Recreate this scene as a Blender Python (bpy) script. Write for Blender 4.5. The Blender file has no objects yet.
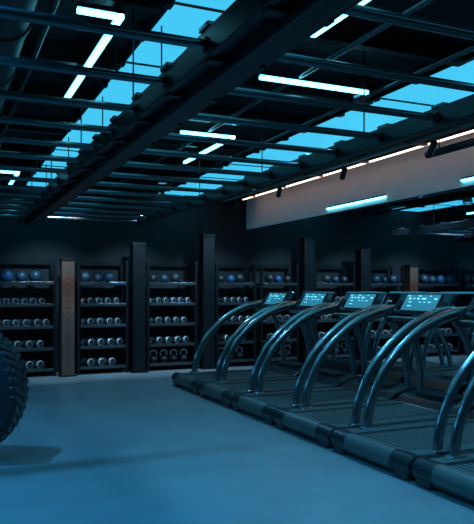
import bpy, bmesh, math, random
from mathutils import Vector, Matrix
random.seed(4)
S = bpy.context.scene
COL = S.collection
S.view_settings.view_transform='Standard'

# ---------------------------------------------------------------- materials
def mat(name, col, rough=.5, metal=0., emit=None, estr=0., noise=None, bump=0., bscale=40, spec=.5):
    m = bpy.data.materials.new(name); m.use_nodes = True
    nt = m.node_tree; b = nt.nodes['Principled BSDF']
    b.inputs['Base Color'].default_value = (*col, 1)
    b.inputs['Roughness'].default_value = rough
    b.inputs['Metallic'].default_value = metal
    b.inputs['Specular IOR Level'].default_value = spec
    if emit:
        b.inputs['Emission Color'].default_value = (*emit, 1)
        b.inputs['Emission Strength'].default_value = estr
    if noise:
        tc = nt.nodes.new('ShaderNodeTexCoord'); n = nt.nodes.new('ShaderNodeTexNoise')
        n.inputs['Scale'].default_value = noise[0]; n.inputs['Detail'].default_value = 6
        nt.links.new(tc.outputs['Object'], n.inputs['Vector'])
        r = nt.nodes.new('ShaderNodeValToRGB')
        r.color_ramp.elements[0].position = .3; r.color_ramp.elements[1].position = .7
        r.color_ramp.elements[0].color = (*[c*(1-noise[1]) for c in col], 1)
        r.color_ramp.elements[1].color = (*[c*(1+noise[1]) for c in col], 1)
        nt.links.new(n.outputs['Fac'], r.inputs['Fac']); nt.links.new(r.outputs['Color'], b.inputs['Base Color'])
    if bump:
        tc = nt.nodes.new('ShaderNodeTexCoord'); n = nt.nodes.new('ShaderNodeTexNoise')
        n.inputs['Scale'].default_value = bscale; n.inputs['Detail'].default_value = 4
        nt.links.new(tc.outputs['Object'], n.inputs['Vector'])
        bp = nt.nodes.new('ShaderNodeBump'); bp.inputs['Strength'].default_value = bump
        bp.inputs['Distance'].default_value = .02
        nt.links.new(n.outputs['Fac'], bp.inputs['Height']); nt.links.new(bp.outputs['Normal'], b.inputs['Normal'])
    return m

M_floor = mat('concrete_floor', (.25,.25,.255), .30, noise=(2.2,.12), bump=.06, bscale=60)
M_ceil = mat('black_ceiling', (.004,.0045,.005), .8, noise=(3,.3))
M_wall = mat('dark_wall', (.009,.010,.012), .7, noise=(2,.2))
M_bulk = mat('grey_plaster', (.70,.69,.69), .8, noise=(4,.04))
M_blk = mat('black_powder_steel', (.009,.010,.012), .35, .3)
M_bar = mat('satin_bar_steel', (.12,.13,.14), .26, .8)
M_duct = mat('painted_duct', (.045,.05,.055), .4, .5)
M_mir = mat('mirror_glass', (.90,.92,.94), .01, 1.)
M_rub = mat('tyre_rubber', (.024,.025,.028), .40, bump=.15, bscale=80)
M_rail = mat('handrail_metal', (.32,.33,.34), .2, .95)
M_body = mat('treadmill_plastic', (.015,.017,.020), .28)
M_slat = mat('belt_slat_rubber', (.09,.085,.08), .38)
M_dark = mat('matte_black', (.006,.006,.007), .7)
M_chr = mat('brushed_chrome', (.65,.67,.69), .3, 1.)
M_cap = mat('dumbbell_cap', (.45,.47,.49), .35, .4)
M_cop = mat('copper_paint', (.12,.065,.045), .5, .2, noise=(6,.15))
M_ball = mat('ball_rubber', (.025,.05,.08), .4)
M_ballb = mat('ball_blue', (.025,.09,.22), .4)
M_strip = mat('backlit_blue_panel', (.02,.1,.14), .3, emit=(.05,.50,.78), estr=1.15)
M_strip2 = mat('backlit_blue_panel_deep', (.02,.1,.14), .3, emit=(.025,.40,.80), estr=1.9)
M_tube = mat('led_tube', (.8,.9,1), .3, emit=(.15,.76,1.), estr=6)
M_warm = mat('led_warm', (.9,.8,.7), .3, emit=(1.,.66,.52), estr=5.0)
M_scr = mat('console_screen', (.01,.03,.05), .1, emit=(.03,.26,.40), estr=.75)
M_glyph = mat('console_glyphs', (.3,.8,.9), .3, emit=(.2,.65,.85), estr=1.3)
M_lens = mat('added_spot_lens', (.1,.3,.4), .3, emit=(.1,.6,1.), estr=.5)

# ---------------------------------------------------------------- mesh builder
class MB:
    def __init__(s): s.v=[]; s.f=[]; s.m=[]; s.s=[]; s.mats=[]
    def mi(s, m):
        if m not in s.mats: s.mats.append(m)
        return s.mats.index(m)
    def add(s, vs, fs, m, smooth=False, mx=None):
        o=len(s.v); k=s.mi(m)
        for p in vs:
            p=Vector(p); s.v.append(mx@p if mx else p)
        for f in fs:
            s.f.append([i+o for i in f]); s.m.append(k); s.s.append(smooth)
    def bm(s, bm, m, smooth=False, mx=None):
        bm.verts.ensure_lookup_table(); bm.verts.index_update()
        s.add([v.co.copy() for v in bm.verts], [[v.index for v in f.verts] for f in bm.faces], m, smooth, mx)
        bm.free()
    def box(s, lo, hi, m, bev=0., mx=None, seg=2):
        c=[(a+b)/2 for a,b in zip(lo,hi)]; d=[abs(b-a) for a,b in zip(lo,hi)]
        b=bmesh.new(); bmesh.ops.create_cube(b,size=1)
        for v in b.verts: v.co=Vector((v.co.x*d[0]+c[0],v.co.y*d[1]+c[1],v.co.z*d[2]+c[2]))
        if bev>0: bmesh.ops.bevel(b,geom=b.edges[:],offset=min(bev,min(d)*.45),segments=seg,affect='EDGES',profile=.5)
        s.bm(b,m,False,mx)
    def cyl(s, a, b, r, m, n=16, r2=None, caps=True, mx=None):
        a=Vector(a); b=Vector(b); r2=r if r2 is None else r2
        z=(b-a).normalized(); x=z.orthogonal().normalized(); y=z.cross(x)
        vs=[]
        for p,rr in ((a,r),(b,r2)):
            for i in range(n):
                t=2*math.pi*i/n; vs.append(p+x*rr*math.cos(t)+y*rr*math.sin(t))
        s.add(vs,[[i,(i+1)%n,n+(i+1)%n,n+i] for i in range(n)],m,True,mx)
        if caps:
            s.add(vs[:n],[list(range(n))[::-1]],m,False,mx); s.add(vs[n:],[list(range(n))],m,False,mx)
    def sweep(s, pts, ra, rb, m, side=(0,1,0), n=12, mx=None, closed=False):
        pts=[Vector(p) for p in pts]; N=len(pts); side=Vector(side); vs=[]
        for i,p in enumerate(pts):
            if closed: t=pts[(i+1)%N]-pts[i-1]
            else: t=pts[min(i+1,N-1)]-pts[max(i-1,0)]
            t.normalize(); x=(side-t*side.dot(t)).normalized(); y=t.cross(x)
            for k in range(n):
                a=2*math.pi*k/n; vs.append(p+x*ra*math.cos(a)+y*rb*math.sin(a))
        fs=[]
        for i in range(N if closed else N-1):
            j=(i+1)%N
            for k in range(n): fs.append([i*n+k,i*n+(k+1)%n,j*n+(k+1)%n,j*n+k])
        s.add(vs,fs,m,True,mx)
        if not closed:
            s.add(vs[:n],[list(range(n))[::-1]],m,False,mx); s.add(vs[-n:],[list(range(n))],m,False,mx)
    def sphere(s,c,r,m,sc=(1,1,1),u=14,w=9):
        b=bmesh.new(); bmesh.ops.create_uvsphere(b,u_segments=u,v_segments=w,radius=r)
        for v in b.verts: v.co=Vector((v.co.x*sc[0]+c[0],v.co.y*sc[1]+c[1],v.co.z*sc[2]+c[2]))
        s.bm(b,m,True)
    def revolve(s, prof, m, n=48, closed=True):
        P=len(prof); vs=[]
        for i in range(n):
            a=2*math.pi*i/n
            for r,h in prof: vs.append((r*math.cos(a),h,r*math.sin(a)))
        fs=[]
        for i in range(n):
            j=(i+1)%n
            for k in range(P if closed else P-1):
                l=(k+1)%P; fs.append([i*P+k,i*P+l,j*P+l,j*P+k])
        s.add(vs,fs,m,True)
    def obj(s,name,loc=(0,0,0),rot=(0,0,0),recalc=True):
        me=bpy.data.meshes.new(name); me.from_pydata([tuple(v) for v in s.v],[],s.f)
        for m in s.mats: me.materials.append(m)
        me.polygons.foreach_set('material_index',s.m); me.polygons.foreach_set('use_smooth',s.s)
        if recalc:
            b=bmesh.new(); b.from_mesh(me); bmesh.ops.recalc_face_normals(b,faces=b.faces[:]); b.to_mesh(me); b.free()
        me.update()
        o=bpy.data.objects.new(name,me); o.location=loc; o.rotation_euler=rot; COL.objects.link(o); return o

def spline(pts, n=8):
    P=[Vector(p) for p in pts]; P=[P[0]*2-P[1]]+P+[P[-1]*2-P[-2]]; out=[]
    for i in range(1,len(P)-2):
        for k in range(n):
            t=k/n; a,b,c,d=P[i-1],P[i],P[i+1],P[i+2]
            out.append(.5*((2*b)+(c-a)*t+(2*a-5*b+4*c-d)*t*t+(3*b-a-3*c+d)*t**3))
    out.append(P[-2]); return out

# ---------------------------------------------------------------- room
X0,X1,Y0,Y1,ZC=-6.5,5.8,-3.0,12.4,3.4
def slab(name,lo,hi,m):
    b=MB(); b.box(lo,hi,m); return b.obj(name)
slab('floor',(X0-.2,Y0-.2,-.15),(X1+.2,Y1+.2,0),M_floor)
slab('ceiling',(X0-.2,Y0-.2,ZC),(X1+.2,Y1+.2,ZC+.15),M_ceil)
slab('wall_left',(X0-.2,Y0-.2,0),(X0,Y1+.2,ZC),M_wall)
slab('wall_right',(X1,Y0-.2,0),(X1+.2,Y1+.2,ZC),M_wall)
slab('wall_back',(X0,Y1,0),(X1,Y1+.2,ZC),M_wall)
slab('wall_front',(X0,Y0-.2,0),(X1,Y0,ZC),M_wall)
slab('wall_bulkhead',(X1-.07,Y0,2.74),(X1,Y1,ZC),M_bulk)
slab('baseboard_right',(X1-.06,Y0,0),(X1,Y1,.09),M_blk)
mb=MB(); ys=[-.9,1.85,4.6,7.36,10.1,Y1-.01]
for a,b in zip(ys[:-1],ys[1:]): mb.box((X1-.05,a+.004,.09),(X1-.03,b-.004,2.74),M_mir)
mb.box((X1-.03,-.9,.09),(X1,Y1-.01,2.74),M_dark)
mb.obj('wall_mirror')

# ---------------------------------------------------------------- backlit blue ceiling panels
def panel(x0,x1,ms=None,name='blue_ceiling_light_panel'):
    ms=ms or M_strip
    b=MB(); y=-2.0
    while y<11.6:
        b.box((x0+.02,y+.012,ZC-.08),(x1-.02,y+1.188,ZC-.06),ms); y+=1.2
    b.box((x0,-2,ZC-.09),(x0+.02,11.8,ZC),M_blk); b.box((x1-.02,-2,ZC-.09),(x1,11.8,ZC),M_blk)
    y=-2.0
    while y<11.9:
        b.box((x0+.02,y-.012,ZC-.09),(x1-.02,y+.012,ZC),M_blk)
        y+=1.2
    y=-2.0
    while y<11.9:
        for x in (x0-.015,x1+.015):
            b.box((x-.03,y-.04,ZC-.12),(x+.03,y+.04,ZC),M_blk,.005)
        y+=.6
    return b.obj(name)
panel(1.32,2.14); panel(3.76,4.82); panel(-5.8,-2.3,M_strip2)

b=MB(); y=-2.0
while y<12.1:
    for xa,xb in ((-2.2,1.25),(2.2,3.69),(4.88,5.35)):
        b.box((xa,y-.04,ZC-.16),(xb,y+.04,ZC-.145),M_blk); b.box((xa,y-.008,ZC-.145),(xb,y+.008,ZC),M_blk)
        b.box((xa,y-.04,ZC-.015),(xb,y+.04,ZC),M_blk)
    y+=1.2
for x in (.62,2.62,3.42,-1.2): 
    b.cyl((x,-2.9,ZC-.19),(x,12.3,ZC-.19),.024,M_bar,12)
b.obj('ceiling_joists')

# ---------------------------------------------------------------- led tubes
def tube(pts, z=3.17, name='led_tube_light', w=.02):
    b=MB()
    for p,q in zip(pts[:-1],pts[1:]):
        if p is None or q is None: continue
        lo=(min(p[0],q[0])-w,min(p[1],q[1])-w,z-.02); hi=(max(p[0],q[0])+w,max(p[1],q[1])+w,z+.01)
        b.box(lo,hi,M_tube,.004)
        b.box((lo[0]-.004,lo[1]-.004,z+.011),(hi[0]+.004,hi[1]+.004,z+.03),M_blk)
    for p in pts:
        if p: b.cyl((p[0],p[1],z+.03),(p[0],p[1],ZC-.0),.004,M_blk,6)
    return b.obj(name)
tube([(.76,4.0),(1.0,4.0),(1.0,5.95)])
tube([(.72,9.9),(1.0,9.9),(1.0,11.2)])
tube([(2.22,3.1),(2.22,3.75),None,(2.30,4.68),(3.27,4.68)])
tube([(2.33,6.65),(2.91,6.65),(2.91,8.2)])
tube([(-2.2,3.0),(-2.2,5.0),(-1.6,5.0)])
tube([(-2.2,8.0),(-2.2,10.0),(-1.6,10.0)])
tube([(-.9,.0),(-.2,.0),(-.2,1.4)])
tube([(2.4,-.6),(3.2,-.6),(3.2,1.0)])
def walltube(y0,y1):
    b=MB(); b.box((X1-.10,y0,2.80),(X1-.07,y1,2.825),M_tube,.004); b.box((X1-.10,y0,2.825),(X1-.07,y1,2.845),M_blk); b.obj('led_tube_light')
walltube(7.7,9.25); walltube(4.6,6.2)

# ---------------------------------------------------------------- monkey bar rig
b=MB(); ZB=2.65
ysb=[2.91+.61*k for k in range(-7,14)]
yA,yB=ysb[0]-.3,ysb[-1]+.3
b.box((1.13,yA,2.585),(1.17,yB,2.72),M_blk,.006)
b.box((1.41,yA,2.585),(1.45,yB,2.72),M_blk,.006)
b.box((1.17,yA,2.60),(1.41,yB,2.64),M_blk,.004)
b.box((1.23,yA,2.53),(1.35,yB,2.60),M_blk,.01)
b.box((-.86,yA,2.59),(-.78,yB,2.71),M_blk,.006)
b.box((3.02,yA,2.59),(3.10,yB,2.72),M_blk,.006)
for y in ysb:
    b.cyl((-.79,y,ZB),(1.14,y,ZB),.024,M_bar,14)
    b.cyl((1.44,y,ZB),(3.03,y,ZB),.024,M_bar,14)
    for x in (1.12,1.435,3.0,-.78):
        b.cyl((x,y,ZB),(x+.025,y,ZB),.038,M_blk,12)
    b.box((1.14,y-.03,2.57),(1.44,y+.03,2.592),M_blk,.004)
    for x in (1.15,1.43,3.06): b.box((x-.03,y-.06,2.72),(x+.03,y+.06,2.745),M_bar,.006)
for y in ysb[::3]:
    for x in (-.82,1.19,1.39,3.06):
        b.cyl((x,y+.27,2.64),(x,y+.27,ZC),.006,M_blk,8)
b.obj('monkey_bar_rig')

b=MB(); b.cyl((.30,-2.9,3.03),(.30,12.3,3.03),.16,M_duct,28)
y=-2.45
while y<12.2:
    b.cyl((.30,y,3.03),(.30,y+.05,3.03),.172,M_duct,28); b.cyl((.30,y+.02,3.15),(.30,y+.02,ZC),.008,M_blk,8); y+=.9
b.obj('round_air_duct')

b=MB(); b.box((5.0,.5,3.20),(5.04,12,3.235),M_blk)
for y in (1.5,4.0,6.0,7.5,9.5): b.cyl((5.02,y,3.23),(5.02,y,ZC),.006,M_blk,6)
for y in (5.9,7.7,9.6,11.3):
    b.cyl((5.02,y,3.20),(5.02,y,3.14),.012,M_blk,8)
    b.cyl((5.02,y-.03,3.15),(5.05,y+.08,3.04),.04,M_blk,16)
b.obj('track_light')
b=MB(); b.cyl((5.2,4.35,3.08),(5.2,6.2,3.08),.045,M_blk,18); b.cyl((5.2,4.5,3.1),(5.2,4.5,ZC),.008,M_blk,6); b.cyl((5.2,6.0,3.1),(5.2,6.0,ZC),.008,M_blk,6)
b.obj('ceiling_pipe')
b=MB(); b.box((5.42,.0,3.27),(5.445,11.9,3.285),M_warm); b.box((5.42,.0,3.286),(5.46,11.9,3.30),M_blk)
for y in (.5,3.5,6.5,9.5,11.7): b.cyl((5.435,y,3.29),(5.435,y,ZC),.006,M_blk,6)
wwo=b.obj('linear_wall_washer')

# ---------------------------------------------------------------- treadmills
def treadmill():
    b=MB()
    for s in (-1,1):
        y0,y1=sorted((s*.34,s*.56))
        b.box((.10,y0,.05),(1.72,y1,.185),M_body,.035,seg=3)
        b.box((.16,min(s*.37,s*.53),.185),(1.66,max(s*.37,s*.53),.192),M_slat,.003)
        for x in (.35,1.5): b.cyl((x,s*.46,0),(x,s*.46,.06),.035,M_dark,12)
    b.box((.14,-.34,.06),(1.7,.34,.15),M_dark,.01)
    x=.06
    while x<1.66:
        b.box((x,-.33,.15),(x+.040,.33,.184),M_slat,.008,seg=2); x+=.060
    b.cyl((.10,-.555,.115),(.10,.555,.115),.085,M_body,24)
    b.cyl((.10,-.33,.115),(.10,.33,.115),.089,M_slat,24)
    for s in (-1,1):
        b.sphere((.10,s*.555,.115),.085,M_body,(1,.18,1))
        b.box((.03,min(s*.36,s*.54),.0),(.2,max(s*.36,s*.54),.09),M_body,.02)
    b.box((.04,-.5,.03),(.16,.5,.07),M_dark,.01)
    pr=[(1.60,.04),(1.60,.185),(1.70,.26),(1.95,.32),(2.15,.30),(2.26,.2),(2.28,.04)]
    n=len(pr); vs=[(x,-.54,z) for x,z in pr]+[(x,.54,z) for x,z in pr]
    bm=bmesh.new(); vv=[bm.verts.new(v) for v in vs]
    bm.faces.new(vv[:n]); bm.faces.new(vv[n:][::-1])
    for i in range(n): bm.faces.new([vv[i],vv[n+i],vv[n+(i+1)%n],vv[(i+1)%n]])
    bmesh.ops.recalc_face_normals(bm,faces=bm.faces[:])
    bmesh.ops.bevel(bm,geom=bm.edges[:],offset=.02,segments=2,affect='EDGES',profile=.5); b.bm(bm,M_body)
    b.box((1.75,-.3,.27),(2.0,.3,.322),M_dark,.01)
    for s in (-1,1): b.cyl((2.1,s*.45,0),(2.1,s*.45,.06),.04,M_dark,12)
    for s in (-1,1):
        y=s*.487
        pts=spline([(.375,y,.15),(.39,y,.30),(.45,y,.50),(.62,y,.79),(.96,y,1.08),(1.32,y*.99,1.245),(1.60,y*.93,1.285),(1.74,y*.86,1.24)])
        b.sweep(pts,.028,.050,M_rail,n=14)
        b.box((.31,y-.05,.17),(.46,y+.05,.21),M_rail,.015)
        pts2=spline([(1.62,y*.86,1.24),(1.80,y*.88,1.0),(1.93,y*.92,.62),(1.97,y*.95,.25)])
        b.sweep(pts2,.03,.045,M_rail,n=12)
        pts3=spline([(1.55,y*.80,1.24),(1.30,y*.80,1.20),(1.12,y*.80,1.14)])
        b.sweep(pts3,.017,.017,M_dark,n=10)
    b.sweep(spline([(1.45,-.40,1.20),(1.36,-.30,1.19),(1.33,0,1.19),(1.36,.30,1.19),(1.45,.40,1.20)]),.018,.018,M_rail,side=(0,0,1),n=10)
    mx=Matrix.Translation((1.60,0,1.33))@Matrix.Rotation(math.radians(32),4,'Y')
    b.box((-.03,-.44,-.14),(.035,.44,.15),M_body,.02,mx=mx,seg=3)
    b.box((-.034,-.43,.125),(.02,.43,.155),M_rail,.01,mx=mx)
    b.box((-.045,-.30,-.11),(-.03,.30,.12),M_dark,.01,mx=mx)
    b.box((-.049,-.28,-.095),(-.045,.28,.11),M_scr,mx=mx)
    rr=random.Random(2)
    for r_,z in enumerate((.09,.055,.01,-.04)):
        yy=-.25
        while yy<.23:
            w=rr.uniform(.02,.07); hh=.004 if r_!=1 else .009
            if rr.random()<.6: b.box((-.052,yy,z-hh),(-.049,min(yy+w,.26),z+hh),M_glyph,mx=mx)
            yy+=w+.04
    for s in (-1,1):
        b.cyl((-.05,s*.37,-.02),(-.035,s*.37,-.02),.05,M_dark,18,mx=mx)
        b.cyl((1.42,s*.355,1.13),(1.42,s*.355,1.26),.045,M_body,16)
    b.box((-.02,-.09,-.26),(.03,.09,-.12),M_body,.02,mx=mx)
    return b
tm=treadmill().obj('treadmill',(3.3,9.43,0))
for k in range(1,7):
    o=bpy.data.objects.new('treadmill',tm.data); o.location=(3.3,9.43-1.17*k,0); COL.objects.link(o)

# ---------------------------------------------------------------- storage racks
levels=[.14,.50,.88,1.26,1.64]
YF,YBk=11.86,12.3
def rack(x0,x1):
    b=MB()
    for x in (x0,x1-.05):
        b.box((x,YF,0),(x+.05,YF+.05,2.02),M_blk,.004); b.box((x,YBk-.05,0),(x+.05,YBk,2.02),M_blk,.004)
        for z in levels: b.box((x+.01,YF+.05,z-.06),(x+.04,YBk-.05,z-.02),M_blk)
    for z in levels:
        b.box((x0+.05,YF,z-.035),(x1-.05,YBk-.01,z-.012),M_blk,.004)
        b.box((x0+.05,YF-.005,z-.05),(x1-.05,YF+.012,z+.005),M_bar,.003)
    b.box((x0,YBk-.04,1.97),(x1,YBk,2.02),M_blk)
    return b.obj('storage_rack')
def dumbbell(b,x,y,z,r,yaw=0):
    mx=Matrix.Translation((x,y,z+r))@Matrix.Rotation(yaw,4,'Z')
    b.cyl((0,-.07,0),(0,.07,0),.018,M_chr,10,mx=mx)
    for s in (-1,1):
        b.cyl((0,s*.060,0),(0,s*.068,0),r*.9,M_cap,14,mx=mx)
        b.cyl((0,s*.068,0),(0,s*.13,0),r,M_rub,14,mx=mx)
        b.cyl((0,s*.13,0),(0,s*.148,0),r,M_cap,14,r2=r*.85,mx=mx)
        b.cyl((0,s*.148,0),(0,s*.151,0),r*.74,M_rub,14,mx=mx)
def kettlebell(b,x,y,z,r,m=None):
    m=m or M_rub
    b.sphere((x,y,z+r*.93),r,m,(1,1,.93)); b.cyl((x,y,z),(x,y,z+.03),r*.65,m,14)
    h=r*.75
    b.sweep(spline([(x-h*.7,y,z+r*1.5),(x-h,y,z+r*2.1),(x-h*.6,y,z+r*2.7),(x+h*.6,y,z+r*2.7),(x+h,y,z+r*2.1),(x+h*.7,y,z+r*1.5)],5),.016,.016,M_chr,side=(0,1,0),n=8)
bays=[(-2.2,-.95),(-.75,.5),(.62,1.84),(2.2,3.12),(3.47,4.46),(4.84,5.7)]
for i,(a,c) in enumerate(bays):
    rack(a,c)
    b=MB()
    for L,z in enumerate(levels[:4]):
        if L==0 and i>=4: continue
        r=(.075,.070,.064,.058)[L]; x=a+.12+r
        yaw=.5 if L%2 else .42
        while x<c-.11-r:
            dumbbell(b,x,YF+.20,z-.012,r,yaw+random.uniform(-.05,.05)); x+=2*r+.026+random.choice((0,.01,.025))
    b.obj('dumbbells')
    b=MB(); x=a+.17
    while x<c-.17:
        r=random.choice((.085,.1,.11)); b.sphere((x,YF+.18,levels[4]-.010+r),r,random.choice((M_ball,M_rub,M_ballb)))
        b.cyl((x,YF+.18-r*.2,levels[4]-.010+r),(x,YF+.18+r*.2,levels[4]-.010+r),r*1.003,M_dark,20,caps=False); x+=2*r+random.uniform(.02,.05)
    b.obj('medicine_balls')
for a,c in bays[4:]:
    b=MB(); x=a+.17
    while x<c-.14: kettlebell(b,x,YF+.18,levels[0]-.010,.085); x+=.2
    b.obj('kettlebells')

def column(x,w,h,m):
    b=MB(); b.box((x-w/2,YF-.12,.012),(x+w/2,YF+.10,h),m,.008)
    b.box((x-w/2-.04,YF-.17,0),(x+w/2+.04,YF+.15,.015),M_blk,.003)
    b.box((x-w/2-.01,YF-.13,h-.05),(x+w/2+.01,YF+.11,h+.005),M_blk,.004)
    z=.2
    while z<h-.15: b.cyl((x,YF-.124,z),(x,YF-.119,z),.014,M_dark,10); z+=.1
    return b.obj('rig_upright')
column(2.02,.22,2.05,M_cop); column(3.29,.24,2.36,M_blk); column(4.65,.24,2.56,M_blk)

# ---------------------------------------------------------------- tyre
b=MB(); R=.62
prof=[(.30,-.15),(.32,-.185),(.38,-.20),(.49,-.205),(.56,-.19),(.59,-.15),(.605,0),(.59,.15),(.56,.19),(.49,.205),(.38,.20),(.32,.185),(.30,.15),(.33,.12),(.42,.15),(.53,.14),(.55,0),(.53,-.14),(.42,-.15),(.33,-.12)]
b.revolve(prof,M_rub,64)
for rr_,hh in ((.36,.2),(.43,.206),(.50,.205)):
    for s in (-1,1):
        b.sweep([(rr_*math.cos(2*math.pi*i/48),s*hh,rr_*math.sin(2*math.pi*i/48)) for i in range(48)],.006,.005,M_rub,side=(0,1,0),n=6,closed=True)
N=46
for i in range(N):
    for s in (-1,1):
        a=2*math.pi*(i+(.5 if s>0 else 0))/N
        mx=Matrix.Rotation(-a,4,'Y')@Matrix.Translation((.597,s*.085,0))@Matrix.Rotation(s*math.radians(25),4,'X')
        b.box((-.03,-.08,-.026),(.018,.08,.026),M_rub,.007,mx=mx,seg=1)
        mx=Matrix.Rotation(-a,4,'Y')@Matrix.Translation((.575,s*.178,.03))
        b.box((-.05,-.014,-.024),(.02,.014,.024),M_rub,.006,mx=mx,seg=1)
b.obj('tractor_tyre',(.10,6.35,R),(0,0,math.radians(-24)))

# ---------------------------------------------------------------- added ceiling spots
def spot(x,y,power,col=(.07,.42,1.),ang=130,tx=0,ty=0,rad=.08):
    b=MB(); b.cyl((0,0,0),(0,0,.16),.09,M_blk,20); b.cyl((0,0,-.002),(0,0,0),.07,M_lens,20)  # can housing and glowing lens made up to carry the added lamp
    o=b.obj('added_spot_can',(x,y,ZC-.16))
    l=bpy.data.lights.new('added_spot','SPOT'); l.energy=power; l.color=col; l.spot_size=math.radians(ang); l.spot_blend=.8; l.shadow_soft_size=rad
    lo=bpy.data.objects.new('added_spot',l); lo.parent=o; lo.location=(0,0,-.03)
    d=Vector((tx,ty,-1)); lo.rotation_euler=d.to_track_quat('-Z','Y').to_euler(); COL.objects.link(lo)
spot(-.3,2.9,330,(.02,.42,1.),rad=.02); spot(-.3,6.0,260,(.05,.46,1.),rad=.02); spot(-1.5,8.8,240,(.14,.48,1.))  # blue fill spots, added to brighten the floor beyond what the panels give
spot(3.45,2.6,260,(.06,.5,1.)); spot(3.45,5.0,300,(.14,.58,1.)); spot(3.45,9.8,180,(.2,.6,1.))  # more added blue fill, above the treadmill row
for x in (.2,1.75,3.3,4.9): spot(x,10.4,320,(.36,.70,1.),66,0,.76)  # spots added to brighten the racks and their weights
spot(1.95,10.2,80,(1.,.45,.25),22,.03,1.0,.05)

w=bpy.data.worlds.new('World'); S.world=w; w.use_nodes=True
w.node_tree.nodes['Background'].inputs[0].default_value=(.003,.006,.01,1)

cd=bpy.data.cameras.new('camera'); cd.sensor_fit='HORIZONTAL'; cd.sensor_width=36; cd.lens=665/474*36; cd.shift_y=28/474
c=bpy.data.objects.new('camera',cd); c.location=(0,0,1.5); c.rotation_euler=(math.radians(90),0,math.radians(-24)); COL.objects.link(c); S.camera=c
